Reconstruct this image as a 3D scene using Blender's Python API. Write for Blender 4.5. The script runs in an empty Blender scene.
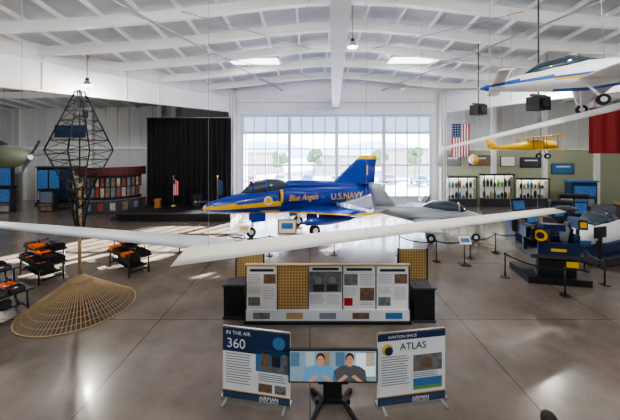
import bpy, math, random
from mathutils import Vector, Matrix
random.seed(4)
S=bpy.context.scene
# ---------------------------------------------------------------- materials
_m={}
def M(name,col,rough=0.5,metal=0.0,var=0.06,scale=3.0,emit=0.0,coat=0.0,bump=0.0):
    if name in _m: return _m[name]
    m=bpy.data.materials.new(name); m.use_nodes=True
    n=m.node_tree.nodes; l=m.node_tree.links; b=n['Principled BSDF']
    tc=n.new('ShaderNodeTexCoord'); nz=n.new('ShaderNodeTexNoise'); nz.inputs['Scale'].default_value=scale
    nz.inputs['Detail'].default_value=3
    l.new(tc.outputs['Object'],nz.inputs['Vector'])
    mx=n.new('ShaderNodeMix'); mx.data_type='RGBA'
    a=[max(0,c*(1-var)) for c in col]; c2=[min(1,c*(1+var)) for c in col]
    mx.inputs[6].default_value=(*a,1); mx.inputs[7].default_value=(*c2,1)
    l.new(nz.outputs['Fac'],mx.inputs[0]); l.new(mx.outputs[2],b.inputs['Base Color'])
    b.inputs['Roughness'].default_value=rough; b.inputs['Metallic'].default_value=metal
    if coat: b.inputs['Coat Weight'].default_value=coat
    if emit:
        l.new(mx.outputs[2],b.inputs['Emission Color']); b.inputs['Emission Strength'].default_value=emit
    if bump:
        bp=n.new('ShaderNodeBump'); bp.inputs['Strength'].default_value=bump
        l.new(nz.outputs['Fac'],bp.inputs['Height']); l.new(bp.outputs['Normal'],b.inputs['Normal'])
    _m[name]=m; return m
WHITE=M('white_paint',(.84,.84,.84),.45); STEEL=M('steel_white',(.76,.78,.80),.5)
GREY=M('grey_metal',(.33,.34,.36),.4,.3); DGREY=M('dark_grey',(.05,.05,.06),.5); BLACK=M('black_satin',(.012,.012,.014),.45)
CHROME=M('chrome',(.7,.7,.7),.2,1.0); RUBBER=M('rubber',(.02,.02,.02),.8)
BLUE=M('navy_gloss',(.006,.045,.33),.2,0,.05,2,0,.6); YEL=M('yellow_gloss',(.95,.55,.02),.3); SNAVY=M('simulator_navy',(.01,.025,.09),.35)
CANOPY=M('canopy_glass',(.05,.07,.09),.06,.3,coat=1)
RED=M('red_cloth',(.45,.02,.02),.7); ORANGE=M('orange_plastic',(.95,.2,.02),.4); SKYB=M('blue_plastic',(.05,.22,.55),.4)
GREEN=M('green_plastic',(.15,.4,.1),.5); TAN=M('tan_board',(.5,.34,.14),.6); CREAM=M('cream_fabric',(.88,.83,.74),.5)
PGREY=M('plane_grey',(.36,.38,.41),.35,.2); WGREY=M('wing_grey',(.54,.56,.59),.4); PAPER=M('paper_white',(.9,.9,.88),.5); INK=M('ink',(.03,.03,.04),.6)
NAVYP=M('navy_print',(.012,.035,.10),.5); LBLUE=M('light_blue_print',(.06,.20,.42),.5); TXTG=M('text_grey',(.3,.31,.33),.6)
PHOTO=M('photo_grey',(.20,.20,.20),.5,0,.95,9); PHOTOB=M('photo_brown',(.22,.13,.08),.5,0,.9,8); GOLD=M('gold_print',(.75,.5,.08),.5)
WICK=M('wicker',(.38,.26,.14),.7); WOOD=M('prop_wood',(.4,.17,.05),.3); YPLANE=M('yellow_plane',(.8,.5,.03),.4)
# ---------------------------------------------------------------- builder
class B:
    def __init__(s): s.v=[];s.f=[];s.mi=[];s.mats=[];s.sm=[]
    def idx(s,m):
        if m not in s.mats: s.mats.append(m)
        return s.mats.index(m)
    def face(s,ids,m,sm=False): s.f.append(ids); s.mi.append(s.idx(m)); s.sm.append(sm)
    def poly(s,pts,m):
        o=len(s.v); s.v+= [tuple(p) for p in pts]; s.face(list(range(o,o+len(pts))),m); return s
    def box(s,c,d,m,rz=0,ry=0,rx=0):
        R=(Matrix.Rotation(rz,3,'Z')@Matrix.Rotation(ry,3,'Y')@Matrix.Rotation(rx,3,'X')); c=Vector(c); o=len(s.v)
        for x in(-.5,.5):
            for y in(-.5,.5):
                for z in(-.5,.5): s.v.append(tuple(c+R@Vector((x*d[0],y*d[1],z*d[2]))))
        for q in((0,1,3,2),(4,6,7,5),(0,4,5,1),(2,3,7,6),(0,2,6,4),(1,5,7,3)): s.face([o+i for i in q],m)
        return s
    def beam(s,a,b,w,h,m):
        a=Vector(a);b=Vector(b);d=(b-a).normalized(); up=Vector((0,0,1)) if abs(d.z)<.95 else Vector((0,1,0))
        r=d.cross(up).normalized(); u=r.cross(d); o=len(s.v)
        for p in(a,b):
            for i,j in((-1,-1),(1,-1),(1,1),(-1,1)): s.v.append(tuple(p+r*i*w/2+u*j*h/2))
        for q in((0,1,2,3),(7,6,5,4),(0,4,5,1),(1,5,6,2),(2,6,7,3),(3,7,4,0)): s.face([o+i for i in q],m)
        return s
    def cyl(s,a,b,r1,m,r2=None,n=12,cap=True):
        r2=r1 if r2 is None else r2
        a=Vector(a);b=Vector(b);d=(b-a).normalized(); up=Vector((0,0,1)) if abs(d.z)<.9 else Vector((1,0,0))
        r=d.cross(up).normalized(); u=r.cross(d); o=len(s.v)
        for p,q in((a,r1),(b,r2)):
            for k in range(n):
                t=2*math.pi*k/n; s.v.append(tuple(p+(r*math.cos(t)+u*math.sin(t))*q))
        for k in range(n): s.face([o+k,o+(k+1)%n,o+n+(k+1)%n,o+n+k],m,True)
        if cap: s.face([o+k for k in range(n)][::-1],m); s.face([o+n+k for k in range(n)],m)
        return s
    def loft(s,secs,m,n=20,axis='x',pw=2.0,cap=True,yc=0):
        rings=[]
        for q in secs:
            x,zc,ry,rz=q[:4]; y0=q[4] if len(q)>4 else yc; ring=[]
            for k in range(n):
                t=2*math.pi*k/n; c=math.cos(t); sn=math.sin(t)
                y=y0+ry*math.copysign(abs(c)**(2/pw),c); z=zc+rz*math.copysign(abs(sn)**(2/pw),sn)
                p=(x,y,z) if axis=='x' else ((y,x,z) if axis=='y' else (y,z,x))
                ring.append(len(s.v)); s.v.append(p)
            rings.append(ring)
        for a,b in zip(rings,rings[1:]):
            for k in range(n):
                ids=[a[k],a[(k+1)%n],b[(k+1)%n],b[k]]
                mm=m
                if callable(m): 
                    cc=sum((Vector(s.v[i]) for i in ids),Vector())/4; mm=m(cc)
                s.face(ids,mm,True)
        if cap:
            mm=m(Vector(s.v[rings[0][0]])) if callable(m) else m
            s.face(rings[0][::-1],mm); s.face(rings[-1],mm)
        return s
    def ball(s,c,r,m,n=12,rs=(1,1,1)):
        o=[]
        for i in range(n//2+1):
            t=math.pi*i/(n//2); ring=[]
            for k in range(n):
                p=2*math.pi*k/n
                ring.append(len(s.v)); s.v.append((c[0]+r*rs[0]*math.sin(t)*math.cos(p),c[1]+r*rs[1]*math.sin(t)*math.sin(p),c[2]+r*rs[2]*math.cos(t)))
            o.append(ring)
        for a,b in zip(o,o[1:]):
            for k in range(n): s.face([a[k],b[k],b[(k+1)%n],a[(k+1)%n]],m,True)
        return s
    def wing(s,rl,rt,tl,tt,th0,th1,up,m,segs=1,tipm=None):
        up=Vector(up); prof=[(0,0),(.08,.5),(.3,1),(.65,.7),(1,.05),(.65,-.45),(.3,-.6),(.08,-.35)]
        rl,rt,tl,tt=map(Vector,(rl,rt,tl,tt)); rings=[]
        for i in range(segs+1):
            f=i/segs; L=rl.lerp(tl,f);T=rt.lerp(tt,f);th=th0+(th1-th0)*f; ring=[]
            for a,h in prof: ring.append(len(s.v)); s.v.append(tuple(L.lerp(T,a)+up*h*th*.5))
            rings.append(ring)
        n=len(prof)
        for j,(a,b) in enumerate(zip(rings,rings[1:])):
            mm=tipm if (tipm and j==segs-1) else m
            for k in range(n): s.face([a[k],a[(k+1)%n],b[(k+1)%n],b[k]],mm,True)
        s.face(rings[0][::-1],m); s.face(rings[-1],tipm or m)
        return s
    def wheel(s,c,r,w,ax='y'):
        d=Vector((0,w/2,0)) if ax=='y' else Vector((w/2,0,0)); c=Vector(c)
        s.cyl(c-d,c+d,r,RUBBER,n=18); s.cyl(c-d*1.15,c+d*1.15,r*.5,WHITE,n=14); return s
    def done(s,name,loc=(0,0,0),rz=0,rot=None,parent=None,bevel=0,sc=1):
        me=bpy.data.meshes.new(name); me.from_pydata(s.v,[],s.f)
        for m in s.mats: me.materials.append(m)
        for p,i,sm in zip(me.polygons,s.mi,s.sm): p.material_index=i; p.use_smooth=sm
        me.validate(); me.update()
        import bmesh
        bm=bmesh.new(); bm.from_mesh(me); bmesh.ops.recalc_face_normals(bm,faces=bm.faces); bm.to_mesh(me); bm.free()
        o=bpy.data.objects.new(name,me); S.collection.objects.link(o); o.location=loc; o.scale=(sc,sc,sc)
        o.rotation_euler=rot if rot else (0,0,rz)
        if parent: o.parent=parent
        if bevel:
            md=o.modifiers.new('bevel','BEVEL'); md.width=bevel; md.segments=2; md.limit_method='ANGLE'
        return o
def txt(parent,name,s,size,loc,m,rot=(math.pi/2,0,0),sx=1.0,shear=0,align='LEFT',ext=.002):
    c=bpy.data.curves.new(name,'FONT'); c.body=s; c.size=size; c.extrude=ext; c.shear=shear; c.align_x=align
    o=bpy.data.objects.new(name,c); S.collection.objects.link(o); c.materials.append(m)
    o.location=loc; o.rotation_euler=rot; o.scale=(sx,1,1); o.parent=parent; return o
def cz(x,y): return 9.75+(27-max(y,4))*.11+1.9/(1+((x-2)/10)**2)

# ---------------------------------------------------------------- floor
fm=bpy.data.materials.new('polished_concrete'); fm.use_nodes=True
n=fm.node_tree.nodes;l=fm.node_tree.links;b=n['Principled BSDF']
tc=n.new('ShaderNodeTexCoord')
n1=n.new('ShaderNodeTexNoise'); n1.inputs['Scale'].default_value=.35; n1.inputs['Detail'].default_value=8; n1.inputs['Roughness'].default_value=.65
cr=n.new('ShaderNodeValToRGB'); cr.color_ramp.elements[0].position=.35; cr.color_ramp.elements[0].color=(.125,.100,.080,1)
cr.color_ramp.elements[1].position=.68; cr.color_ramp.elements[1].color=(.25,.208,.17,1)
bk=n.new('ShaderNodeTexBrick'); bk.inputs['Color1'].default_value=(1,1,1,1); bk.inputs['Color2'].default_value=(.93,.93,.93,1); bk.inputs['Mortar'].default_value=(.4,.4,.4,1)
bk.offset=0; bk.inputs['Scale'].default_value=1; bk.inputs['Brick Width'].default_value=4.6; bk.inputs['Row Height'].default_value=4.6; bk.inputs['Mortar Size'].default_value=.014
mx=n.new('ShaderNodeMix'); mx.data_type='RGBA'; mx.blend_type='MULTIPLY'; mx.inputs[0].default_value=1
l.new(tc.outputs['Object'],n1.inputs['Vector']); l.new(tc.outputs['Object'],bk.inputs['Vector']); l.new(n1.outputs['Fac'],cr.inputs[0])
l.new(cr.outputs[0],mx.inputs[6]); l.new(bk.outputs['Color'],mx.inputs[7]); l.new(mx.outputs[2],b.inputs['Base Color'])
mr=n.new('ShaderNodeMapRange'); mr.inputs[3].default_value=.14; mr.inputs[4].default_value=.3; l.new(n1.outputs['Fac'],mr.inputs[0]); l.new(mr.outputs[0],b.inputs['Roughness'])
b.inputs['Coat Weight'].default_value=.3; b.inputs['Coat Roughness'].default_value=.1
B().box((1,13.5,-.1),(76,35.2,.2),fm).done('floor')

# ---------------------------------------------------------------- walls
WALLM=M('wall_panel_grey',(.60,.62,.64),.6); WALLR=M('wall_panel_right',(.60,.61,.60),.6); SAGE=M('wall_sage',(.36,.39,.27),.7); WALLD=M('wall_rear',(.5,.5,.5),.7)
w=B()
w.box((-6.5,27.15,5.6),(.8,.3,11.2),WHITE).box((11.4,27.15,5.6),(1,.3,11.2),WHITE).box((2.4,27.15,10.2),(17,.3,3.6),WHITE)
for i in range(36): w.box((-6+i*.48,26.98,9.9),(.03,.05,2.4),STEEL)
w.box((2.4,26.85,8.55),(17.6,.35,.35),STEEL).box((2.4,26.8,9.6),(17.6,.3,.25),STEEL)
w.done('wall_back')
w=B().box((-21.5,31.1,6),(30,.2,12),WALLM)
for i in range(24): w.box((-35.5+i*1.2,30.97,6),(.04,.06,12),STEEL)
for x in(-29.5,-22.5,-15.4,-13.9): w.box((x,30.8,6),(.45,.4,12),WHITE)
w.box((-24,30.9,5.4),(24,.2,.25),WHITE)
w.done('wall_left_bay')
B().box((-6.9,29.1,6),(.2,4,12),WALLM).done('wall_left_return')
B().box((-36.1,13.5,6),(.2,35,12),WALLM).done('wall_left')
w=B().box((24.9,29.1,6),(26,.2,12),WALLR).box((24.9,28.96,2.6),(26,.1,5.2),SAGE).box((24.9,28.9,5.25),(26,.16,.15),WHITE)
for x in(12.6,17.6,22.5,27.5): w.box((x,28.8,6),(.4,.35,12),WHITE)
for i in range(20): w.box((12.5+i*1.2,28.97,8.5),(.04,.06,6.5),STEEL)
w.done('wall_right_bay')
B().box((38.1,13.5,6),(.2,35,12),WALLR).done('wall_right')
B().box((1,-4.1,6.5),(74,.2,13),WALLD).done('wall_rear')
CEIL=M('ceiling_insulation',(.50,.53,.57),.7,0,.15,1.5)
w=B(); xs=[-36+i*2 for i in range(38)]; ys=[-4,4,8,12,16,20,24,27.3,31.2]
for a,b2 in zip(xs,xs[1:]):
    for c,d in zip(ys,ys[1:]):
        w.poly([(a,c,cz(a,c)),(b2,c,cz(b2,c)),(b2,d,cz(b2,d)),(a,d,cz(a,d))],CEIL)
w.done('ceiling')
w=B()
for y in (3.5,6.5,9.3,12,14.6,17.2,19.8,22.4,25):
    for a,b2 in zip(xs,xs[1:]):
        for off,ww,hh in((-.40,.06,.5),(-.66,.3,.06)):
            w.beam((a,y,cz(a,y)+off),(b2,y,cz(b2,y)+off),ww,hh,WHITE)
w.done('roof_rafters')
w=B()
for i in range(36):
    x=-33+i*1.9
    for c,d in zip(ys[1:],ys[2:]):
        w.beam((x,c,cz(x,c)-.1),(x,d,cz(x,d)-.1),.12,.2,WHITE)
w.done('roof_purlins')
w=B()
for s_ in(-1,1):
    w.cyl((2+s_*4.5,27,cz(4,27)-1),(2+s_*12,8,cz(12,8)-1.1),.05,GREY)
    for k in range(3): w.cyl((2+s_*2,24-k*5,cz(2,24-k*5)-.9),(2+s_*8,19-k*5,cz(8,19-k*5)-.9),.025,GREY)
w.done('roof_conduits')
w=B(); a=Vector((.35,2,9.75)); b2=Vector((2.3,27,9.45))
w.beam(a,b2,.12,1.0,WHITE); w.beam(a-Vector((0,0,.5)),b2-Vector((0,0,.4)),.6,.07,WHITE); w.beam(a+Vector((0,0,.5)),b2+Vector((0,0,.5)),.5,.07,WHITE)
for k in range(12):
    p=a.lerp(b2,k/12); w.box((p.x,p.y,p.z+1.1),(.1,.1,2.2),STEEL)
w.done('ridge_beam')
def girder(name,p0,p1,zb):
    w=B(); N=10
    P=[Vector(p0).lerp(Vector(p1),i/N) for i in range(N+1)]
    for a,b2 in zip(P,P[1:]):
        w.poly([(a.x,a.y,zb),(b2.x,b2.y,zb),(b2.x,b2.y,cz(b2.x,b2.y)),(a.x,a.y,cz(a.x,a.y))],WHITE)
        w.beam((a.x,a.y,zb),(b2.x,b2.y,zb),.5,.12,WHITE)
        w.beam((a.x,a.y,cz(a.x,a.y)-.95),(b2.x,b2.y,cz(b2.x,b2.y)-.95),.4,.08,STEEL)
        z0=zb; z1=cz(b2.x,b2.y); w.box((b2.x,b2.y,(z0+z1)/2),(.12,.12,z1-z0),STEEL)
    w.done(name)
girder('girder_left',(-6.8,26.8,0),(-21.2,11,0),8.6); girder('girder_right',(11.8,26.8,0),(22,11,0),8.6)
def column(x,y,h): 
    B().box((x,y,h/2),(.14,.5,h),WHITE).box((x-.2,y,h/2),(.07,.55,h),WHITE).box((x+.2,y,h/2),(.07,.55,h),WHITE).box((x,y,.04),(.7,.7,.08),GREY).done('steel_column')
column(-6.9,26.6,10.2); column(11.75,26.6,10.2)
for x,y in((-21.2,11),(22,11)): column(x,y,11)
# ---------------------------------------------------------------- hangar door
FR=M('door_frame_white',(.62,.68,.75),.5); TRANS=M('translucent_panel',(.50,.66,.88),.5,emit=1.1)
gm=bpy.data.materials.new('window_glass'); gm.use_nodes=True; n=gm.node_tree.nodes;l=gm.node_tree.links; n.clear()
o_=n.new('ShaderNodeOutputMaterial'); t=n.new('ShaderNodeBsdfTransparent'); g=n.new('ShaderNodeBsdfGlossy'); g.inputs['Roughness'].default_value=.02; mm=n.new('ShaderNodeMixShader'); mm.inputs[0].default_value=.05
nz=n.new('ShaderNodeTexNoise'); rr=n.new('ShaderNodeMapRange'); rr.inputs[3].default_value=.93; rr.inputs[4].default_value=.99; l.new(nz.outputs['Fac'],rr.inputs[0]); l.new(rr.outputs[0],t.inputs[0])
l.new(t.outputs[0],mm.inputs[1]); l.new(g.outputs[0],mm.inputs[2]); l.new(mm.outputs[0],o_.inputs[0])
x0,x1=-6.1,10.9
w=B()
for i in range(5):
    x=x0+(x1-x0)*i/4; w.box((x,27.1,4.2),(.30,.24,8.4),FR)
for i in range(17):
    x=x0+(x1-x0)*i/16; w.box((x,27.1,4.2),(.10,.12,8.4),FR)
for z,h in((.1,.25),(1.0,.14),(2.4,.10),(3.85,.16),(5.3,.10),(6.75,.24),(8.3,.25)): w.box((2.4,27.1,z),(17,.14,h),FR)
w.box((2.4,27.12,.55),(17,.06,.8),FR)
w.box((2.4,27.12,7.5),(17,.05,1.4),TRANS)
w.done('window_1')
B().poly([(x0,27.13,1),(x1,27.13,1),(x1,27.13,6.7),(x0,27.13,6.7)],gm).done('window_glazing')
SKL=M('skylight_panel',(.95,.97,1),.5,emit=4.0)
for x in(-3.9,7.3):
    z=cz(x,21.1)-.33
    B().box((x,21.1,z),(3.4,1.5,.05),SKL).box((x,20.3,z),(3.6,.1,.14),WHITE).box((x,21.9,z),(3.6,.1,.14),WHITE).box((x-1.75,21.1,z),(.1,1.7,.14),WHITE).box((x+1.75,21.1,z),(.1,1.7,.14),WHITE).done('skylight')
# ---------------------------------------------------------------- outside
ASPH=M('asphalt',(.42,.42,.42),.9,0,.1,.3)
B().poly([(-150,27.3,-.12),(150,27.3,-.12),(150,220,-.12),(-150,220,-.12)],ASPH).done('parking_lot_ground')
def car(x,y,col,rz=0):
    m=M('car_paint_%d'%int(col[0]*100+col[2]*1000),col,.3,.2); w=B()
    w.loft([(-2.2,.62,.7,.25),(-2.05,.65,.85,.33),(-1,.68,.88,.36),(1,.68,.88,.36),(2.0,.62,.84,.32),(2.2,.55,.7,.22)],m,n=16,pw=4)
    w.loft([(-1.7,1.0,.7,.05),(-1.2,1.15,.72,.3),(.2,1.15,.72,.33),(1.0,1.0,.72,.06)],CANOPY,n=16,pw=3)
    w.box((-.45,0,1.46),(1.3,1.1,.05),m)
    for a in(-1.4,1.4):
        for c in(-.8,.8): w.wheel((a,c,.33),.33,.22)
    w.done('parked_car',(x,y,-.12),rz)
cols=[(.5,.03,.03),(.6,.6,.62),(.05,.08,.3),(.7,.7,.7),(.08,.08,.08),(.4,.3,.2),(.1,.25,.4)]
for i,c in enumerate(cols): car(-9+i*4.3,46+(i%3)*1.2,c,math.pi/2+.1*(i%2))
BT=M('building_tan',(.55,.45,.36),.8); BR_=M('building_roof',(.4,.25,.2),.8)
for bx,wd,h in((-14,16,4.4),(8,14,3.8),(28,18,5.0)):
    w=B().box((bx,75,h/2-.1),(wd,10,h),BT).box((bx,75,h+.1),(wd+.8,11,.4),BR_)
    for k in range(int(wd//2.5)): w.box((bx-wd/2+1.5+k*2.5,69.96,h*.5),(1.2,.08,1.3),GREY)
    w.done('distant_building')
LEAF=M('tree_leaf',(.10,.16,.07),.8,0,.5,4)
for tx,ty,h in((-6,62,4.5),(1,64,5.5),(15,63,5),(21,60,6),(-20,62,6)):
    w=B().cyl((tx,ty,-.12),(tx,ty,h*.6),.18,WICK,.1)
    for k in range(9): w.ball((tx+random.uniform(-1,1),ty+random.uniform(-.8,.8),h*.65+random.uniform(-.8,1.2)),random.uniform(.7,1.1),LEAF,10)
    w.done('tree')
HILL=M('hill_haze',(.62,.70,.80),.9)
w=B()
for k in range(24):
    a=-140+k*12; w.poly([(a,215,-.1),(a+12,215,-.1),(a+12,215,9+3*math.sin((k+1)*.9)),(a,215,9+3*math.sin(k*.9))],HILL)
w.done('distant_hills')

# ---------------------------------------------------------------- blue jet
def jetmat(c):
    if c.x<4.0 and -.10<c.z-(1.98-.02*c.x)<.10+.02*c.x: return YEL
    if c.z<1.55 and c.x<4.2: return YEL
    return BLUE
w=B()
w.loft([(-.0,1.95,.10,.10),(.12,1.95,.2,.2),(.5,1.97,.32,.34),(1.2,2.0,.44,.48),(1.8,2.04,.5,.56),(2.4,2.08,.55,.64),(3.2,2.12,.6,.72),(4.4,2.15,.66,.82),(5.3,2.14,.71,.86),(6.2,2.12,.73,.86),(7.2,2.13,.71,.81),(8.2,2.15,.66,.74),(9.5,2.2,.56,.6),(10.6,2.27,.45,.47),(11.6,2.33,.34,.34)],jetmat,n=32)
w.cyl((11.58,0,2.33),(11.85,0,2.34),.27,DGREY,.24,n=20)
w.loft([(4.6,3.0,.28,.18),(5.2,3.0,.4,.32),(6.5,2.95,.42,.32),(8,2.85,.36,.3),(9.8,2.7,.2,.2),(10.8,2.65,.08,.1)],BLUE,n=20)
w.loft([(2.1,2.62,.05,.05),(2.45,2.74,.25,.27),(3.0,2.86,.4,.46),(3.7,2.92,.44,.54),(4.4,2.95,.42,.46),(4.9,2.95,.34,.34)],CANOPY,n=24)
for cx_,r in((2.75,.45),(3.55,.54),(4.75,.43)):
    w.loft([(cx_-.04,2.86,r*.93,r*1.04),(cx_+.04,2.86,r*.93,r*1.04)],BLUE,n=24)
for sg in(-1,1):
    w.loft([(4.3,2.42,.2,.38,sg*.72),(4.42,2.42,.24,.43,sg*.73),(5.2,2.4,.26,.46,sg*.7),(6.6,2.3,.16,.42,sg*.64),(7.8,2.2,.05,.3,sg*.58)],lambda c:YEL if c.x<4.37 else BLUE,n=18)
    w.loft([(4.27,2.42,.15,.32,sg*.72),(4.29,2.42,.15,.32,sg*.72)],BLACK,n=18)
    w.wing((4.2,sg*.4,1.50),(9.3,sg*.4,1.54),(8.1,sg*4.1,1.62),(9.15,sg*4.1,1.64),.34,.08,(0,0,1),BLUE,8,YEL)
    w.wing((10.0,sg*.15,2.88),(11.7,sg*.15,2.88),(11.5,sg*1.8,2.92),(12.1,sg*1.8,2.92),.12,.04,(0,0,1),BLUE,6,YEL)
    w.beam((4.9,sg*.98,1.5),(7.8,sg*3.9,1.58),.07,.07,YEL)
    w.cyl((6.3,sg*1.2,1.5),(6.3,sg*1.25,.32),.085,WHITE); w.wheel((6.3,sg*1.33,.33),.33,.22)
    w.cyl((6.0,sg*1.2,1.4),(6.3,sg*1.25,.7),.035,WHITE); w.box((6.05,sg*1.45,1.05),(.7,.03,.75),BLUE)
    w.loft([(5.0,1.05,.03,.03,sg*2.1),(5.6,1.05,.2,.2,sg*2.1),(6.8,1.05,.28,.28,sg*2.1),(8.2,1.05,.18,.18,sg*2.1),(9,1.05,.03,.03,sg*2.1)],BLUE,n=16)
    w.box((7,sg*2.1,1.42),(1.6,.06,.3),BLUE)
w.wing((8.1,0,2.9),(11.7,0,2.6),(10.5,0,4.8),(11.9,0,4.8),.22,.08,(0,1,0),BLUE,8,YEL)
w.cyl((2.9,0,1.6),(2.75,0,.3),.07,WHITE); w.wheel((2.72,0,.29),.29,.18); w.cyl((3.4,0,1.55),(2.85,0,.8),.03,WHITE)
w.box((3.1,-.25,1.2),(.9,.03,.55),BLUE); w.box((3.1,.25,1.2),(.9,.03,.55),BLUE)
w.cyl((1.2,.42,2.15),(-.3,.5,2.25),.03,BLUE); w.cyl((-.3,.5,2.25),(-.42,.5,2.25),.05,GREY)
w.cyl((3.6,-.60,2.2),(3.6,-.66,2.2),.26,WHITE,n=20); w.cyl((3.6,-.66,2.2),(3.6,-.67,2.2),.18,YEL,n=20)
jet=w.done('jet_fighter',(-6.0,16.8,0),math.atan2(.415,.907))
txt(jet,'marking_navy','U.S.NAVY',.58,(7.75,-.72,1.98),YEL,sx=1.0)
txt(jet,'marking_team','Blue Angels',.52,(4.75,-.99,2.15),YEL,shear=.3,sx=.8)
txt(jet,'marking_number','1',1.0,(10.75,-.13,3.45),YEL)

# grey small jet, nose +x
w=B()
w.loft([(0,1.25,.04,.04),(.3,1.25,.18,.17),(1,1.27,.4,.4),(1.9,1.3,.52,.54),(3.2,1.32,.56,.56),(4.4,1.34,.46,.46),(5.6,1.4,.3,.3),(6.6,1.47,.18,.2)],PGREY,n=24)
w.loft([(1.2,1.55,.08,.06),(1.6,1.72,.32,.3),(2.3,1.8,.4,.42),(3.1,1.8,.36,.38),(3.9,1.65,.15,.15)],CANOPY,n=20)
for c_ in(1.75,2.5): w.loft([(c_-.03,1.75,.38,.42),(c_+.03,1.75,.38,.42)],PGREY,n=20)
for sg in(-1,1):
    w.wing((2.3,sg*.3,1.1),(4.3,sg*.3,1.12),(3.2,sg*3.6,1.3),(4.2,sg*3.6,1.3),.24,.08,(0,0,1),WGREY,4)
    w.loft([(2.9,1.25,.12,.05,sg*3.62),(3.2,1.28,.14,.14,sg*3.62),(4.2,1.28,.14,.14,sg*3.62),(4.7,1.28,.03,.03,sg*3.62)],WHITE,n=12)
    w.wing((5.6,sg*.1,1.55),(6.6,sg*.1,1.55),(6.1,sg*1.5,1.6),(6.7,sg*1.5,1.6),.1,.04,(0,0,1),PGREY,2)
    w.cyl((3.3,sg*1.1,1.1),(3.3,sg*1.1,.25),.05,WHITE); w.wheel((3.3,sg*1.18,.24),.24,.15)
    w.loft([(2.2,1.25,.12,.2,sg*.56),(3.2,1.25,.16,.24,sg*.56),(4.4,1.3,.08,.15,sg*.44)],PGREY,n=14)
w.wing((5.1,0,1.55),(6.6,0,1.5),(6.2,0,3.1),(6.95,0,3.1),.14,.06,(0,1,0),PGREY,3)
w.cyl((.9,0,1.1),(.85,0,.22),.045,WHITE); w.wheel((.85,0,.21),.21,.12)
w.done('trainer_jet',(10.3,16.9,0),math.atan2(2.0,-5.9))

# ---------------------------------------------------------------- hanging glider (foreground)
w=B(); Z=2.9
w.wing((-9.6,9.25,Z+.1),(-9.6,8.65,Z+.1),(-1.9,7.75,Z),(-1.9,6.7,Z),.09,.16,(0,0,1),WGREY,8)  # left wing's shade put into its colour, grey beside the cream wing
w.wing((-2.75,7.05,Z+.02),(-2.75,5.9,Z),(9.6,12.0,Z-.02),(9.6,11.2,Z-.02),.2,.09,(0,0,1),CREAM,10)
w.wing((-2.1,7.55,Z-.05),(-2.1,6.75,Z-.05),(-.6,7.35,Z-.05),(-.6,7.0,Z-.05),.16,.16,(0,0,1),WGREY,1)
w.loft([(9.5,Z,.03,.03,11.6),(9.7,Z,.16,.14,11.6),(10.0,Z,.18,.16,11.62),(10.4,Z,.05,.05,11.65)],DGREY,n=12)
for p in((-8.5,8.85),(-2.3,6.8),(1.5,8.0),(8.5,11.2)): w.cyl((p[0],p[1],Z),(p[0],p[1],cz(*p)-.05),.005,GREY,n=6)
w.done('hanging_glider')

# ---------------------------------------------------------------- exhibit display (centre)
def artpanel(w,x0,x1,z0,z1,y,kind,seed):
    r=random.Random(seed); W=x1-x0; H=z1-z0
    def rect(a,b_,c,d,m,k=1): w.box(((a+b_)/2,y-.002*k-.004,(c+d)/2),(b_-a,.004,d-c),m)
    def lines(a,b_,z,k,st=.04):
        for q in range(k): rect(x0+a*W,x0+(b_-.08*r.random())*W,z0+(z-q*st)*H-.008*H,z0+(z-q*st)*H,TXTG)
    if kind=='text':
        rect(x0+.12*W,x1-.12*W,z1-.12*H,z1-.06*H,INK)
        lines(.08,.5,.82,6); rect(x0+.56*W,x1-.06*W,z0+.6*H,z0+.82*H,PHOTOB)
        lines(.08,.5,.5,4); rect(x0+.07*W,x0+.44*W,z0+.08*H,z0+.28*H,PHOTO); lines(.55,.94,.52,8)
    elif kind=='photo':
        rect(x0+.03*W,x1-.03*W,z0+.4*H,z1-.12*H,PHOTO); rect(x0+.12*W,x1-.12*W,z1-.09*H,z1-.03*H,INK)
        for cx in(.3,.7):
            w.cyl((x0+cx*W,y-.008,z0+.68*H),(x0+cx*W,y-.012,z0+.68*H),.11*W,TXTG,n=14); rect(x0+(cx-.16)*W,x0+(cx+.16)*W,z0+.42*H,z0+.58*H,DGREY,2)
        lines(.06,.48,.33,6); lines(.54,.95,.33,6)
    elif kind=='mix':
        rect(x0+.12*W,x1-.12*W,z1-.1*H,z1-.04*H,INK)
        rect(x0+.05*W,x0+.45*W,z0+.56*H,z0+.82*H,PHOTO); lines(.52,.95,.82,7); lines(.05,.46,.5,5)
        rect(x0+.52*W,x0+.95*W,z0+.2*H,z0+.5*H,PHOTOB); rect(x0+.05*W,x0+.3*W,z0+.08*H,z0+.26*H,RED); lines(.52,.95,.15,2)
LAT=bpy.data.materials.new('lattice_pattern'); LAT.use_nodes=True; n=LAT.node_tree.nodes;l=LAT.node_tree.links
tc=n.new('ShaderNodeTexCoord'); mp=n.new('ShaderNodeMapping'); mp.inputs['Rotation'].default_value=(0,math.pi/4,0); ck=n.new('ShaderNodeTexChecker'); ck.inputs['Scale'].default_value=16
ck.inputs['Color1'].default_value=(.62,.42,.17,1); ck.inputs['Color2'].default_value=(.34,.2,.07,1)
l.new(tc.outputs['Object'],mp.inputs[0]); l.new(mp.outputs[0],ck.inputs[0]); l.new(ck.outputs[0],n['Principled BSDF'].inputs['Base Color'])
w=B(); y=0
segs=[(-1.92,-.98,'text',PAPER),(-.98,-.05,None,LAT),(-.05,.98,'photo',PAPER),(.98,1.98,'mix',PAPER),(1.98,2.98,'text',PAPER)]
for i,(a,b_,k,m) in enumerate(segs):
    w.box(((a+b_)/2,0,1.0),(b_-a-.02,.06,1.42),m)
    if k: artpanel(w,a,b_,.42,1.7,-.03,k,i)
    w.box((a,-.01,.85),(.03,.09,1.75),DGREY)
w.box((2.98,-.01,.85),(.04,.09,1.75),DGREY)
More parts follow.
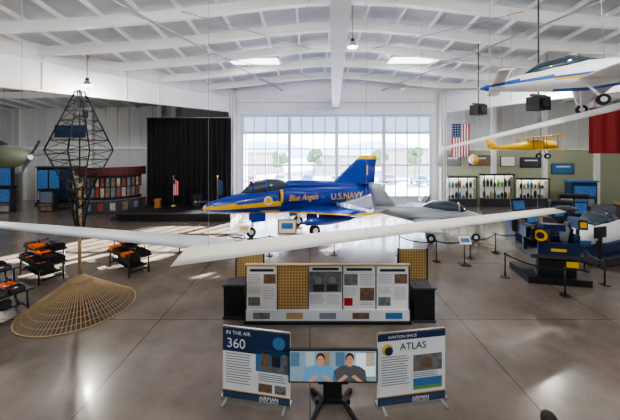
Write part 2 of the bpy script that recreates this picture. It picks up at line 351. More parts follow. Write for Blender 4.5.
w.box((.53,0,1.74),(4.95,.12,.05),TAN).box((.53,-.02,.24),(4.9,.1,.34),WHITE).box((.53,.5,.28),(4.9,.9,.5),DGREY)
for k in range(5): w.box((-1.45+k*.99,-.075,.24),(.5,.01,.18),[PHOTO,TAN,TXTG,PHOTOB,LBLUE][k])
w.box((.53,.02,.04),(5.0,.3,.08),BLACK)
w.done('exhibit_display_wall',(-.0,9.05,0))
B().box((0,0,.95),(.95,.06,1.85),LAT).box((0,.05,.03),(.9,.5,.06),BLACK).box((-.48,0,.95),(.05,.08,1.9),BLACK).box((.48,0,.95),(.05,.08,1.9),BLACK).done('lattice_screen',(3.45,10.1,0))
B().box((0,0,.95),(.95,.06,1.85),LAT).box((0,.05,.03),(.9,.5,.06),BLACK).box((-.48,0,.95),(.05,.08,1.9),BLACK).box((.48,0,.95),(.05,.08,1.9),BLACK).done('lattice_screen',(-2.1,10.5,0))
for nm,x,yy in(('display_podium',-2.35,9.5),('display_podium',3.45,9.3)):
    B().box((0,0,.5),(.62,.55,1.0),BLACK).box((0,0,1.03),(.7,.62,.06),DGREY).box((0,-.1,1.08),(.45,.3,.03),DGREY,rx=.2).box((0,0,.04),(.68,.6,.08),DGREY).done(nm,(x,yy,0),bevel=.01)

# ---------------------------------------------------------------- banners
def banner(name,p0,p1,h,left):
    p0=Vector(p0);p1=Vector(p1);d=p1-p0;W=d.length; rz=math.atan2(d.y,d.x); w=B()
    w.box((W/2,0,h/2+.05),(W,.02,h),PAPER)
    w.box((W/2,0,.04),(W+.04,.16,.08),CHROME).box((W/2,0,h+.06),(W,.04,.03),CHROME).cyl((W/2,.05,.05),(W/2,.05,h),.012,GREY)
    for q in(.1,W-.1): w.box((q,-.0,.015),(.05,.5,.03),GREY)
    y=-.013
    def rect(a,b_,c,e,m,k=1): w.box(((a+b_)/2*W,y-.0015*k,(c+e)/2*h+.05),((b_-a)*W,.003,(e-c)*h),m)
    r=random.Random(3 if left else 8)
    if left:
        rect(0,1,.66,1,NAVYP); rect(0,1,.0,.09,NAVYP); rect(.5,1,.42,.74,LBLUE)
        rect(.55,.95,.44,.52,PHOTO,2); rect(.58,.70,.5,.68,PHOTOB,2); rect(.74,.86,.5,.66,INK,2); rect(.88,.96,.5,.69,PHOTO,2)
        for k in range(12): rect(.05,.44-.06*r.random(),.62-k*.038,.632-k*.038,TXTG)
        for k in range(4): rect(.54,.94-.06*r.random(),.38-k*.03,.392-k*.03,TXTG)
        rect(.54,.74,.13,.25,PHOTOB); rect(.78,.94,.13,.25,PHOTO)
        w.cyl((.84*W,y-.004,.88*h),(.84*W,y-.008,.88*h),.09*W,LBLUE,n=24)
        rect(.0,1,.09,.10,GOLD,2)
    else:
        rect(0,1,.90,1,NAVYP); rect(0,1,0,.10,NAVYP); rect(0,1,.10,.115,GOLD,2)
        w.cyl((.14*W,y-.004,.81*h),(.14*W,y-.008,.81*h),.08*W,GOLD,n=20); w.cyl((.16*W,y-.008,.79*h),(.16*W,y-.011,.79*h),.06*W,NAVYP,n=20)
        rect(.52,.95,.42,.66,PHOTO); rect(.62,.8,.46,.6,PHOTOB,2); rect(.52,.95,.16,.32,LBLUE); rect(.52,.95,.16,.21,GREEN,2)
        for k in range(3): rect(.52,.9-.06*r.random(),.39-k*.025,.40-k*.025,TXTG)
        for k in range(12): rect(.06,.46-.06*r.random(),.66-k*.036,.672-k*.036,TXTG)
    o=w.done(name,(p0.x,p0.y,0),rz)
    if left:
        txt(o,'title','IN THE AIR',.11,(.05*W,-.02,.94*h),WHITE); txt(o,'subtitle','360',.28,(.06*W,-.02,.75*h),WHITE); txt(o,'footer','AIRMAN',.11,(.55*W,-.02,.055*h),WHITE)
    else:
        txt(o,'title','AVIATION SPACE',.08,(.15*W,-.02,.965*h),WHITE); txt(o,'subtitle','ATLAS',.2,(.32*W,-.02,.79*h),NAVYP); txt(o,'footer','AIRMAN',.1,(.5*W,-.02,.055*h),WHITE)
banner('pull_up_banner',(-1.83,6.32,0),(-.40,6.06,0),1.44,True)
banner('pull_up_banner',(1.36,6.06,0),(2.82,6.28,0),1.42,False)
# ---------------------------------------------------------------- TV with stand
E=lambda nm,c,s=1.0: M('screen_'+nm,c,.4,emit=s,var=.08)
w=B().box((0,0,0),(1.78,.06,.66),BLACK)
ys_=-.034
def srect(a,b_,c,d,m,k=0): w.box(((a+b_)/2,ys_-.002*k,(c+d)/2),(b_-a,.003,d-c),m)
srect(-.86,.86,-.30,.30,E('wall',(.16,.22,.27),.8))
for k in range(6): srect(-.85+k*.3,-.62+k*.3-.05,.0,.28,E('shelf%d'%(k%3),[(.06,.12,.17),(.25,.32,.34),(.2,.14,.1)][k%3],.8),1)
srect(.45,.84,-.2,.26,E('window',(.5,.6,.62),.8),1)
def man(cx,shirt,hair,hat=False):
    m=E('shirt_'+hair,shirt,.6); sk=E('skin',(.45,.22,.14),.6); hr=E('hair_'+hair,(.03,.02,.015),.4)
    pts=[(-.34,-.30),(-.31,-.08),(-.2,-.0),(-.06,.03),(.06,.03),(.2,0),(.31,-.08),(.34,-.30)]
    w.poly([(cx+a,ys_-.006,b_) for a,b_ in pts],m)
    w.poly([(cx-.045,ys_-.008,.0),(cx+.045,ys_-.008,.0),(cx+.04,ys_-.008,.08),(cx-.04,ys_-.008,.08)],sk)
    w.poly([(cx+.088*math.cos(t*.4),ys_-.009,.17+.10*math.sin(t*.4)) for t in range(16)],hr)
    w.poly([(cx+.07*math.cos(t*.4),ys_-.011,.13+.09*math.sin(t*.4)) for t in range(16)],sk)
    for e in(-.028,.028): w.box((cx+e,ys_-.013,.15),(.02,.002,.01),BLACK)
    w.box((cx,ys_-.013,.12),(.012,.002,.03),E('nose',(.4,.2,.12),.6)); w.box((cx,ys_-.013,.085),(.04,.002,.008),E('mouth',(.35,.08,.07),.5))
    for s_ in(-1,1): w.poly([(cx+s_*.16,ys_-.009,-.3),(cx+s_*.26,ys_-.009,-.3),(cx+s_*.10,ys_-.009,-.16),(cx+s_*.03,ys_-.009,-.2)],sk)
man(-.25,(.10,.25,.42),'a'); man(.33,(.07,.07,.08),'b')
tv=w.done('television',(.46,6.0,.90),rot=(.0,0,0)); 
s_=B().box((0,.08,.0),(.5,.06,.4),DGREY)
for a in(-.16,.16): s_.cyl((a,.12,-.82),(a,.12,.0),.03,BLACK)
s_.box((0,.12,-.35),(.6,.3,.03),BLACK)
for a in(-.42,.42):
    s_.beam((a*.5,.12,-.78),(a,-.32,-.85),.07,.06,BLACK); s_.beam((a*.5,.12,-.78),(a,.45,-.85),.07,.06,BLACK)
    for q in(-.32,.45): s_.cyl((a-.02,q,-.86),(a+.02,q,-.86),.04,RUBBER)
s_.box((0,.12,-.8),(.7,.12,.08),BLACK); s_.box((0,.12,-.5),(.34,.06,.6),BLACK)
s_.done('tv_mount_stand',(0,0,0),parent=tv)

# ---------------------------------------------------------------- wicker cone + lattice mast
w=B(); R=1.6
for k in range(84):
    t=2*math.pi*k/84
    for dt in(.25,-.25):
        w.cyl((R*math.cos(t),R*math.sin(t),.02),(.06*math.cos(t+dt),.06*math.sin(t+dt),1.1),.009,WICK,n=4,cap=False)
for j in range(10):
    f=j/10; r=R*(1-f)*(1-.04*math.sin(f*3.14)); z=.02+1.08*f
    for k in range(32):
        a=2*math.pi*k/32;b_=2*math.pi*(k+1)/32
        w.cyl((r*math.cos(a),r*math.sin(a),z),(r*math.cos(b_),r*math.sin(b_),z),.009 if j else .025,WICK,n=4,cap=False)
w.cyl((0,0,0),(0,0,4.1),.05,WICK,n=8)
for (r0,z0,r1,z1) in((.05,3.3,.95,5.2),(.95,5.2,.12,7.15),(.05,2.4,.4,4.2)):
    for k in range(4):
        a=2*math.pi*k/4+.35; a2=a+math.pi/2
        w.cyl((r0*math.cos(a),r0*math.sin(a),z0),(r1*math.cos(a),r1*math.sin(a),z1),.024,BLACK,n=5)
        for i in range(6):
            f=i/6;g=(i+1)/6;ra=r0+(r1-r0)*f;rb=r0+(r1-r0)*g;za=z0+(z1-z0)*f;zb=z0+(z1-z0)*g
            w.cyl((ra*math.cos(a),ra*math.sin(a),za),(rb*math.cos(a2),rb*math.sin(a2),zb),.011,BLACK,n=4)
            w.cyl((rb*math.cos(a),rb*math.sin(a),zb),(rb*math.cos(a2),rb*math.sin(a2),zb),.011,BLACK,n=4)
w.cyl((0,0,4.1),(0,0,7.2),.02,BLACK,n=6)
w.box((-.15,-.2,5.8),(1.0,.03,.4),NAVYP)
w.done('wicker_cone_mast',(-7.6,9.9,0))

# ---------------------------------------------------------------- activity tables (left)
def table(x,y,L,Wd,rz,seed):
    r=random.Random(seed); w=B().box((0,0,.74),(L,Wd,.04),BLACK)
    for a in(-1,1):
        for c in(-1,1): w.cyl((a*(L/2-.12),c*(Wd/2-.08),0),(a*(L/2-.15),c*(Wd/2-.1),.73),.03,BLACK,n=8)
        w.beam((a*(L/2-.13),-Wd/2+.1,.2),(a*(L/2-.13),Wd/2-.1,.2),.05,.05,BLACK)
    w.box((0,0,.32),(L*.8,Wd*.7,.03),BLACK).box((0,0,.42),(L*.5,Wd*.5,.18),DGREY)
    nx=int(L/.42)
    for i in range(nx):
        for j in range(2):
            cx=-L/2+.25+i*.42; cy=-Wd/4+j*Wd/2; m=[ORANGE,BLACK,BLACK,DGREY,DGREY,ORANGE,BLACK][r.randrange(7)]
            h=.08+.1*r.random()
            w.box((cx,cy,.765),(.34,Wd/2-.08,.015),[BLACK,m][r.randrange(2)])
            for s1 in(-1,1): w.box((cx+s1*.165,cy,.76+h/2),(.012,Wd/2-.08,h),m); w.box((cx,cy+s1*(Wd/4-.045),.76+h/2),(.34,.012,h),m)
            for k in range(7): w.box((cx+r.uniform(-.11,.11),cy+r.uniform(-.12,.12),.8),(.09,.05,.05),[ORANGE,SKYB,RED,BLACK,ORANGE,PAPER,ORANGE][r.randrange(7)],rz=r.random()*3)
    w.done('activity_table',(x,y,0),rz)
table(-9.75,9.05,1.9,.95,1.15,1); table(-11.0,12.3,2.2,.95,2.6,2); table(-7.9,13.1,2.2,.95,2.5,3); table(-11.9,10.8,1.9,.95,1.1,5); table(-12.2,13.8,2.2,.95,2.6,7); table(-8.9,14.8,2.0,.9,2.5,9)

# ---------------------------------------------------------------- left bay objects
w=B().box((0,0,.3),(8.2,3.6,.6),BLACK).box((0,-1.82,.56),(8.3,.06,.08),DGREY)
for k in range(3): w.box((-4.3-.28*k,-.8,.25-.2*k*.5),(.3,1.4,.5-.2*k),DGREY)
for k in range(8): w.box((-3.6+k*1.03,-1.83,.28),(.02,.02,.5),DGREY)
w.done('stage',(-9.9,23.6,0))
w=B(); N=90; CUR=M('curtain_black',(.008,.008,.010),.9)
pts=[(-14.2+i*7.3/N,26.2+.11*math.sin(i*1.15)+.04*math.sin(i*2.9)) for i in range(N+1)]
for a,b_ in zip(pts,pts[1:]): w.poly([(a[0],a[1],.02),(b_[0],b_[1],.02),(b_[0],b_[1],8.0),(a[0],a[1],8.0)],CUR)
w.cyl((-14.3,26.2,8.03),(-6.9,26.2,8.03),.05,GREY); w.cyl((-14.25,26.2,8),(-14.25,26.2,0),.04,GREY)
w.done('stage_curtain')
def flag(x,y,z,m2=None):
    w=B().cyl((0,0,0),(0,0,.06),.2,GOLD,.16).cyl((0,0,.05),(0,0,2.4),.02,WOOD).ball((0,0,2.45),.06,GOLD,8)
    for k in range(6): 
        a=k*.07; mm=m2 if m2 else (RED if k%2 else WHITE)
        w.poly([(.02+a,-.03*(k%2),2.3-k*.05),(.09+a,-.03*((k+1)%2),2.25-k*.05),(.09+a,-.03*((k+1)%2),.9),(.02+a,-.03*(k%2),.9)],mm)
    if not m2: w.box((.1,-.045,2.0),(.18,.02,.4),NAVYP)
    w.done('flag_on_stand',(x,y,z))
flag(-11.2,24.6,.6); flag(-7.6,24.6,.6,NAVYP)
w=B().box((0,0,.62),(.5,.35,.04),WOOD,rx=.3).box((0,0,.3),(.35,.25,.6),WOOD).box((0,0,.02),(.5,.4,.04),WOOD)
w.done('lectern',(-12.2,24,.6))
B().box((0,0,.5),(.5,.45,1.0),BLACK).cyl((0,-.23,.3),(0,-.24,.3),.18,DGREY).cyl((0,-.23,.75),(0,-.24,.75),.1,DGREY).done('loudspeaker',(-9.2,24.4,.6))
LITP=[M('lit_photo_%d'%i,c,.5,0,.98,6,emit=.35) for i,c in enumerate([(.14,.09,.06),(.09,.11,.15),(.16,.035,.025),(.24,.22,.19)])]
MAR=M('maroon',(.08,.012,.012),.5)
w=B(); N=20
for i in range(N):
    a=math.pi*(1.03+.94*i/N); b_=math.pi*(1.03+.94*(i+1)/N)
    def arc(r,z0,z1,m,e=0): w.poly([(r*math.cos(a+e),r*math.sin(a+e),z0),(r*math.cos(b_-e),r*math.sin(b_-e),z0),(r*math.cos(b_-e),r*math.sin(b_-e),z1),(r*math.cos(a+e),r*math.sin(a+e),z1)],m)
    arc(2.9,0,1.1,DGREY); arc(2.5,1.1,3.1,BLACK); arc(2.9,3.1,3.8,MAR)
    for z in(1.1,3.1): w.poly([(2.9*math.cos(a),2.9*math.sin(a),z),(2.9*math.cos(b_),2.9*math.sin(b_),z),(2.4*math.cos(b_),2.4*math.sin(b_),z),(2.4*math.cos(a),2.4*math.sin(a),z)],GREY if z<2 else DGREY)
    arc(2.55,1.35,2.1,LITP[i%4],.02); arc(2.55,2.2,2.9,LITP[(i*3+1)%4],.03)
    if i%2: arc(2.93,.3,.9,LITP[(i//2+1)%4],.01)
w.done('curved_exhibit',(-17.4,26.8,0))
BLIT=M('blue_lit_screen',(.03,.09,.22),.4,0,.9,5,emit=.6)
def kiosk(x,y,wd,h,m,rz=0,seed=0):
    w=B().box((0,0,h/2),(wd,.5,h),DGREY).box((0,-.26,h*.66),(wd*.86,.03,h*.5),m).box((0,-.3,h*.33),(wd*.9,.25,.06),GREY).box((0,0,h+.05),(wd+.1,.6,.1),BLACK).box((0,-.27,h*.16),(wd*.8,.03,h*.22),LITP[seed%4])
    w.done('exhibit_kiosk',(x,y,0),rz)
def mural(x,y,wd,h,rz=0,seed=0):
    r=random.Random(seed); w=B().box((0,0,h/2),(wd,.3,h),BLACK).box((0,-.05,h),(wd+.1,.5,.12),DGREY).box((0,-.1,.1),(wd+.1,.5,.2),DGREY)
    n=max(2,int(wd/1.1))
    for i in range(n):
        for z0,z1 in((.5,1.3),(1.4,h-.3)):
            w.box((-wd/2+(i+.5)*wd/n,-.165,(z0+z1)/2),(wd/n*.86,.02,z1-z0),[LITP[0],LITP[1],BLIT,BLIT,LITP[3],NAVYP][r.randrange(6)])
    w.done('lit_mural_wall',(x,y,0),rz)
mural(-30.2,28.2,4.6,4.2,0,1); mural(-23.6,28.5,4.4,3.6,0,5)
kiosk(-25.6,25.2,1.4,2.1,BLIT,seed=3); kiosk(-22.3,25.6,1.2,1.8,LITP[1],seed=0)
B().box((0,0,1.3),(1.5,.06,2.6),M('door_added_glow',(.8,.85,.9),.5,emit=1.5)).box((-.8,0,1.3),(.1,.14,2.7),GREY).box((.8,0,1.3),(.1,.14,2.7),GREY).box((0,0,2.65),(1.7,.14,.1),GREY).box((0,-.04,1.3),(.06,.05,2.6),GREY).done('added_door_1',(-27.0,30.88,0))  # door added to carry a small brightness; its glow is put into the panel
w=B(); OL=M('olive_paint',(.20,.22,.16),.5)
w.loft([(0,0,.1,.1),(.3,0,.4,.4),(1.2,.02,.55,.6),(2.4,.05,.5,.55),(5,.1,.2,.22)],OL,n=20)
w.loft([(1.2,.5,.1,.1),(1.8,.6,.3,.3),(2.6,.5,.1,.1)],CANOPY,n=16)
for sg in(-1,1): w.wing((1.2,sg*.4,.0),(2.6,sg*.4,0),(1.5,sg*4,.2),(2.3,sg*4,.2),.2,.08,(0,0,1),OL,2)
w.wing((4.2,0,.2),(5,0,.2),(4.7,0,1.2),(5.1,0,1.2),.1,.04,(0,1,0),OL); w.wing((4.2,-1.3,.15),(5,-1.3,.15),(4.2,1.3,.15),(5,1.3,.15),.08,.08,(0,0,1),OL)
w.cyl((-.1,0,0),(0,0,0),.12,WHITE); w.box((-.06,0,0),(.04,.12,1.9),BLACK,rx=.5)
for p in((1.5,.0),(4.3,0)): w.cyl((p[0],0,.2),(p[0],0,4.2),.01,GREY,n=5)
w.done('hanging_warplane',(-17.6,18.8,4.75),math.pi-.15,sc=1.25)

# ---------------------------------------------------------------- right bay objects
CASEL=M('case_light',(.9,.9,.8),.5,emit=5); CBACK=M('case_back_lit',(.75,.75,.66),.5,emit=.25)
def case(x,y,wd,h,seed):
    r=random.Random(seed); w=B().box((0,0,.35),(wd,.7,.7),DGREY).box((0,0,h),(wd+.1,.75,.16),DGREY).box((0,.33,h/2+.35),(wd,.04,h-.7),CBACK).box((0,0,h-.1),(wd*.9,.5,.03),CASEL)
    for a in(-1,-.33,.33,1): w.box((a*wd/2*.98,-.33,h/2+.3),(.06,.06,h-.7),DGREY)
    for z in(.72,.72+(h-.7)/2): 
        w.box((0,0,z),(wd*.96,.6,.03),GREY)
        for k in range(int(wd*3)):
            hh=r.uniform(.25,.75); w.loft([(z,0,.1,.1,-wd/2+.2+k*.33),(z+hh*.6,0,.15,.1,-wd/2+.2+k*.33),(z+hh,0,.06,.05,-wd/2+.2+k*.33)],[PHOTOB,LBLUE,GREEN,INK,DGREY,TAN][r.randrange(6)],n=8,axis='z')
    w.done('display_case',(x,y,0))
case(14.0,27.8,2.6,2.7,1); case(17.4,27.9,2.8,2.9,2); case(20.8,28.0,2.6,2.5,3)
for x,wd,z,m in((13.7,1.6,4.2,PHOTO),(16.3,2.0,4.2,PHOTOB),(19.0,1.4,4.1,PAPER),(21.2,2.0,4.0,DGREY),(24.3,2.2,3.4,LBLUE)):
    B().box((0,0,0),(wd,.06,1.0),DGREY).box((0,-.04,0),(wd*.92,.02,.9),m).box((0,-.055,.2),(wd*.6,.01,.12),WHITE).done('framed_poster',(x,28.84,z))
B().box((0,0,1.2),(2.2,.8,2.4),NAVYP).box((0,-.42,1.6),(1.9,.03,.9),BLIT).box((0,-.42,.6),(1.6,.03,.6),GREY).box((0,0,2.45),(2.4,1.0,.12),LBLUE).done('information_booth',(24.0,26.6,0))
def desk(x,y,wd,rz=0):
    B().box((0,0,.98),(wd,.8,.06),WOOD).box((0,.0,.48),(wd*.94,.65,.94),DGREY).box((0,-.34,.5),(wd*.8,.02,.5),LBLUE).box((wd*.2,.1,1.25),(.5,.05,.35),BLACK).box((wd*.2,.12,1.05),(.15,.15,.1),BLACK).done('reception_desk',(x,y,0),rz)
desk(21.3,24.6,2.6); desk(25,23,2.4,-.5); mural(19.5,22.3,1.8,1.9,-.2,11); mural(17.2,20.6,1.2,1.7,-.3,12)
w=B(); H=3.2;W_=1.7
for k in range(13): w.box((-W_/2+(k+.5)*W_/13,-.02*(k%2),0),(W_/13,.03,H),RED if k%2==0 else WHITE)
w.box((-W_*.23,-.05,H/2-.65),(W_*.54,.03,1.3),NAVYP)
for i in range(4):
    for j in range(5): w.box((-W_*.45+i*.24,-.07,H/2-.2-j*.24),(.07,.01,.07),WHITE)
w.cyl((-W_/2-.1,0,H/2+.03),(W_/2+.1,0,H/2+.03),.03,GOLD); 
w.done('american_flag',(14.4,28.7,6.1))
w=B(); DRED=M('dark_red_cloth',(.22,.008,.01),.7)
for k in range(14): w.poly([(k*.16,.08*math.sin(k*1.2),0),((k+1)*.16,.08*math.sin((k+1)*1.2),0),((k+1)*.16,.08*math.sin((k+1)*1.2),-2.6),(k*.16,.08*math.sin(k*1.2),-2.6)],DRED)
w.cyl((0,0,.03),(2.3,0,.03),.03,GREY)
for a in(.1,2.1): w.cyl((a,0,0),(a,0,3.0),.01,GREY,n=5)
w.done('red_banner',(15.8,17.0,7.6))
w=B(); 
for k in range(6):
    m=[WHITE,YEL,SKYB,WHITE,YEL,SKYB][k]; n0=4
    for i in range(8):
        for j in range(n0):
            t0=math.pi*i/8;t1=math.pi*(i+1)/8;p0=math.pi/3*k+math.pi/3*j/n0;p1=p0+math.pi/3/n0
            w.poly([(.38*math.sin(t)*math.cos(p),.38*math.sin(t)*math.sin(p),.38*math.cos(t)) for t,p in((t0,p0),(t1,p0),(t1,p1),(t0,p1))],m)
w.cyl((0,0,.38),(0,0,5.6),.008,GREY,n=5)
w.done('hanging_balloon_ball',(12.0,22,4.5))
w=B()
w.loft([(0,0,.25,.25),(.15,0,.3,.3),(1.2,.05,.3,.38),(2.2,.02,.22,.28),(4.3,.0,.05,.08)],YPLANE,n=16)
w.wing((.7,-3.2,.62),(1.7,-3.2,.62),(.7,3.2,.62),(1.7,3.2,.62),.14,.14,(0,0,1),YPLANE,4)
w.wing((.7,-2.9,-.28),(1.7,-2.9,-.28),(.7,2.9,-.28),(1.7,2.9,-.28),.12,.12,(0,0,1),YPLANE,4)
for a in(-2.2,2.2,-.4,.4):
    for q in(.85,1.5): w.cyl((q,a,-.28),(q,a,.62),.02,BLACK,n=6)
w.wing((3.8,-1,.05),(4.4,-1,.05),(3.8,1,.05),(4.4,1,.05),.05,.05,(0,0,1),YPLANE); w.wing((3.7,0,0),(4.4,0,0),(4.1,0,.75),(4.5,0,.7),.05,.04,(0,1,0),YPLANE)
w.box((-.05,0,0),(.05,.1,1.5),WOOD,rx=.9); w.cyl((-.1,0,0),(0,0,0),.1,BLACK)
for sg in(-1,1): w.cyl((.8,0,-.2),(.8,sg*.6,-.75),.03,BLACK,n=6); w.wheel((.8,sg*.62,-.78),.2,.08)
w.cyl((1.2,0,.6),(1.2,0,4.4),.008,GREY,n=5); w.cyl((1.2,-2,.6),(1.2,-2,4.4),.008,GREY,n=5)
w.done('yellow_biplane',(16.0,19.6,5.55),rot=(.0,.06,2.9),sc=.9)

w=B(); BL2=M('stripe_blue',(.02,.09,.42),.35)
def cm(c): 
    if c.x<-1.9: return BL2
    return BL2 if (-.10<c.z<.03 or c.z<-.42) else (YEL if -.17<c.z<=-.10 and c.x>0.2 else WHITE)
w.loft([(-2.3,-.1,.04,.04),(-2,-.1,.2,.14),(-1,-.05,.34,.3),(0,.0,.46,.46),(1.0,.02,.52,.54),(1.9,.05,.46,.46),(2.5,.08,.24,.26)],cm,n=40)
w.loft([(-.9,.2,.1,.06),(-.4,.36,.3,.28),(.5,.48,.34,.36),(1.5,.4,.15,.16)],CANOPY,n=20)
w.cyl((2.5,0,.08),(2.75,0,.08),.16,BLACK,.08)
w.beam((2.62,-1.1,.0),(2.62,1.1,.2),.06,.2,WOOD)
w.wing((-1.9,-2.0,-.0),(-1.45,-2.0,-.0),(-1.9,2.0,-.0),(-1.45,2.0,-.0),.08,.08,(0,0,1),WHITE,2)
for sg in(-1,1):
    w.wing((.6,sg*.35,-.15),(2.1,sg*.35,-.15),(1.9,sg*4.3,-.22),(2.5,sg*4.3,-.22),.2,.08,(0,0,1),WHITE,6)
    w.wing((1.9,sg*4.3,-.55),(2.5,sg*4.3,-.45),(2.35,sg*4.4,.7),(2.75,sg*4.4,.7),.06,.05,(0,1,0),WHITE,2)
    w.cyl((.9,sg*.3,-.35),(1.1,sg*.9,-1.0),.04,WHITE); w.wheel((1.1,sg*.93,-1.05),.18,.1)
for p in((-1.2,0,.2),(1.5,0,.4)): w.cyl(p,(p[0],p[1],4.3),.008,GREY,n=5)
w.done('canard_airplane',(8.2,10.2,7.6),rot=(-.06,-.02,-.45),sc=.92)
w=B()
w.wing((0,0,0),(.25,-.4,0),(5.6,-2.6,1.65),(6.0,-3.5,1.62),.11,.22,(0,0,1),WHITE,8)
w.wing((0,-.0,.1),(.1,-.35,.1),(-.05,0,-.7),(.05,-.25,-.7),.06,.05,(1,0,0),WHITE,1)
w.cyl((1.5,-.9,.4),(1.5,-.9,6.4),.008,GREY,n=5); w.cyl((4.8,-2.5,1.4),(4.8,-2.5,6.2),.008,GREY,n=5)
w.done('sailplane_wing',(5.15,12.0,5.25))
w=B()
w.wing((0,0,0),(.1,-.5,0),(6.2,1,.2),(6.3,.4,.2),.08,.14,(0,0,1),CREAM,4)
w.cyl((1,0,0),(1,0,3.5),.008,GREY,n=5); w.cyl((5.2,.7,.15),(5.2,.7,3.2),.008,GREY,n=5)
w.done('model_glider_wing',(4.2,14,8.0),)

# simulators
w=B()
w.box((0,0,.12),(2.0,1.5,.24),BLACK)
for a in(-.8,.8):
    for c in(-.6,.6): w.cyl((a,c,0),(a,c,.2),.1,RUBBER)
w.cyl((-.6,-.45,.2),(-.35,-.2,.9),.08,CHROME).cyl((.6,-.45,.2),(.35,-.2,.9),.08,CHROME).cyl((0,.5,.2),(0,.3,.9),.08,CHROME)
w.box((0,0,.95),(1.7,1.2,.14),DGREY)
w.box((.05,-.55,1.2),(1.3,.06,.5),SNAVY).box((.05,.55,1.2),(1.3,.06,.5),SNAVY).box((.7,0,1.35),(.08,1.1,.8),SNAVY)
w.box((.35,0,1.15),(.5,.5,.12),BLACK).box((.6,0,1.55),(.12,.5,.75),BLACK,ry=.15).box((.66,0,2.0),(.1,.26,.2),BLACK)
w.box((-.75,0,1.75),(.06,1.2,.55),BLACK).box((-.715,0,1.75),(.01,1.1,.46),BLIT).box((-.78,0,1.3),(.12,.12,.9),DGREY)
w.box((-.7,-.62,1.75),(.5,.06,.5),BLACK,rz=.6).box((-.7,.62,1.75),(.5,.06,.5),BLACK,rz=-.6)
w.cyl((-.6,-.72,1.75),(-.62,-.76,1.75),.2,YEL,n=18); w.cyl((-.62,-.76,1.75),(-.625,-.77,1.75),.12,BLACK,n=18); w.box((-.84,-.1,1.75),(.1,.5,.4),SNAVY)
w.box((.45,-.62,.72),(.35,.08,.2),YEL); w.box((-.2,-.66,2.05),(.7,.3,.22),SNAVY); w.box((-.2,-.5,1.5),(.06,.06,1.1),DGREY); w.box((-.35,-.4,1.4),(.3,.2,.25),DGREY)
w.cyl((-.2,0,1.1),(-.25,0,1.4),.02,BLACK); w.box((.8,-.3,2.15),(.3,.6,.35),SNAVY); w.box((.8,-.3,1.7),(.08,.08,1.1),DGREY); w.box((.8,-.61,2.15),(.2,.01,.2),YEL)
w.box((.05,-.59,1.2),(.5,.01,.10),YEL); w.box((0,-.5,.55),(1.2,.2,.55),BLACK)
w.done('flight_simulator',(9.75,12.3,0),-.2,sc=1.08)
w=B()
w.box((0,0,.2),(2.4,1.7,.3),DGREY).box((-.2,0,.7),(1.6,1.2,.7),SNAVY)
w.loft([(-1.4,1.0,.2,.16),(-1.2,1.05,.5,.38),(-.4,1.2,.7,.58),(.5,1.3,.72,.62),(1.2,1.25,.6,.5)],lambda c: LBLUE if c.z<1.0 else WHITE,n=20,pw=2.6)
w.loft([(-.7,1.65,.35,.1),(-.2,1.8,.5,.35),(.5,1.85,.5,.35),(.95,1.7,.3,.1)],CANOPY,n=18)
w.box((-1.2,-.8,.7),(.1,.1,1.4),BLACK); w.box((-1.2,-.8,1.5),(.7,.06,.45),BLACK); w.box((.9,.2,2.0),(.1,1.0,.7),DGREY)
w.done('cockpit_simulator',(13.75,14.4,0),.3,sc=1.05)
def arcade(x,y,rz,body):
    B().box((0,0,.5),(1.1,.8,1),body).box((0,-.1,1.45),(1.1,.1,.8),BLACK,rx=-.2).box((0,-.17,1.45),(.9,.03,.6),BLIT,rx=-.2).box((0,-.5,.75),(.8,.35,.06),DGREY).box((0,-.9,.35),(.5,.5,.1),BLACK).box((0,-1.12,.7),(.5,.1,.7),BLACK).box((0,-.6,.05),(.8,1.2,.1),BLACK).done('arcade_console',(x,y,0),rz)
arcade(12.4,17.0,.4,SNAVY); arcade(15.2,18.6,.4,BLACK); arcade(14.2,20.6,.2,SNAVY)
def stan(pts):
    w=B()
    for x,y in pts: w.cyl((x,y,0),(x,y,.03),.18,BLACK,n=16).cyl((x,y,0),(x,y,.98),.028,BLACK,n=10).cyl((x,y,.93),(x,y,1.0),.04,BLACK)
    for a,b_ in zip(pts,pts[1:]):
        prev=None
        for k in range(9):
            t=k/8; p=Vector((a[0]+(b_[0]-a[0])*t,a[1]+(b_[1]-a[1])*t,.94-.25*4*t*(1-t)*.6))
            if prev is not None: w.beam(prev,p,.012,.05,BLACK)
            prev=p
    w.done('stanchion_barrier')
stan([(8.0,12.3),(9.1,10.7),(11.4,11.6),(11.8,12.9)])
stan([(4.4,14.8),(5.9,14.0),(7.7,14.4),(9.4,15.2),(11.2,15.6)])
stan([(-6.6,15.2),(-4.2,15.0),(-2.0,14.8),(1.2,14.9)])
def easel(x,y,s_=1):
    w=B()
    for a in(-1,1): w.beam((a*.42,-.1,0),(a*.12,.05,1.7),.035,.035,WOOD)
    w.beam((0,.6,0),(0,.08,1.6),.035,.035,WOOD); w.box((0,-.08,.72),(1.0,.08,.04),WOOD)
    w.box((0,-.05,1.15),(1.0,.03,.78),WOOD,rx=-.12).box((0,-.075,1.15),(.86,.02,.64),PAPER,rx=-.12).box((0,-.092,1.2),(.6,.01,.3),LBLUE,rx=-.12)
    w.done('easel_sign',(x,y,0))
easel(-1.2,15.9); 
w=B().box((0,0,.02),(.4,.4,.04),BLACK).cyl((0,0,0),(0,0,1.05),.025,BLACK).box((0,-.05,1.12),(.5,.03,.36),PAPER,rx=-.6).box((0,-.07,1.13),(.4,.01,.2),LBLUE,rx=-.6)
w.done('sign_stand',(7.0,13.6,0))
w=B().box((0,0,.02),(.4,.4,.04),BLACK).cyl((0,0,0),(0,0,1.05),.025,BLACK).box((0,-.05,1.12),(.6,.03,.4),PAPER,rx=-.6).box((0,-.07,1.13),(.4,.01,.2),GOLD,rx=-.6)
w.done('sign_stand',(-3.4,15.6,0))
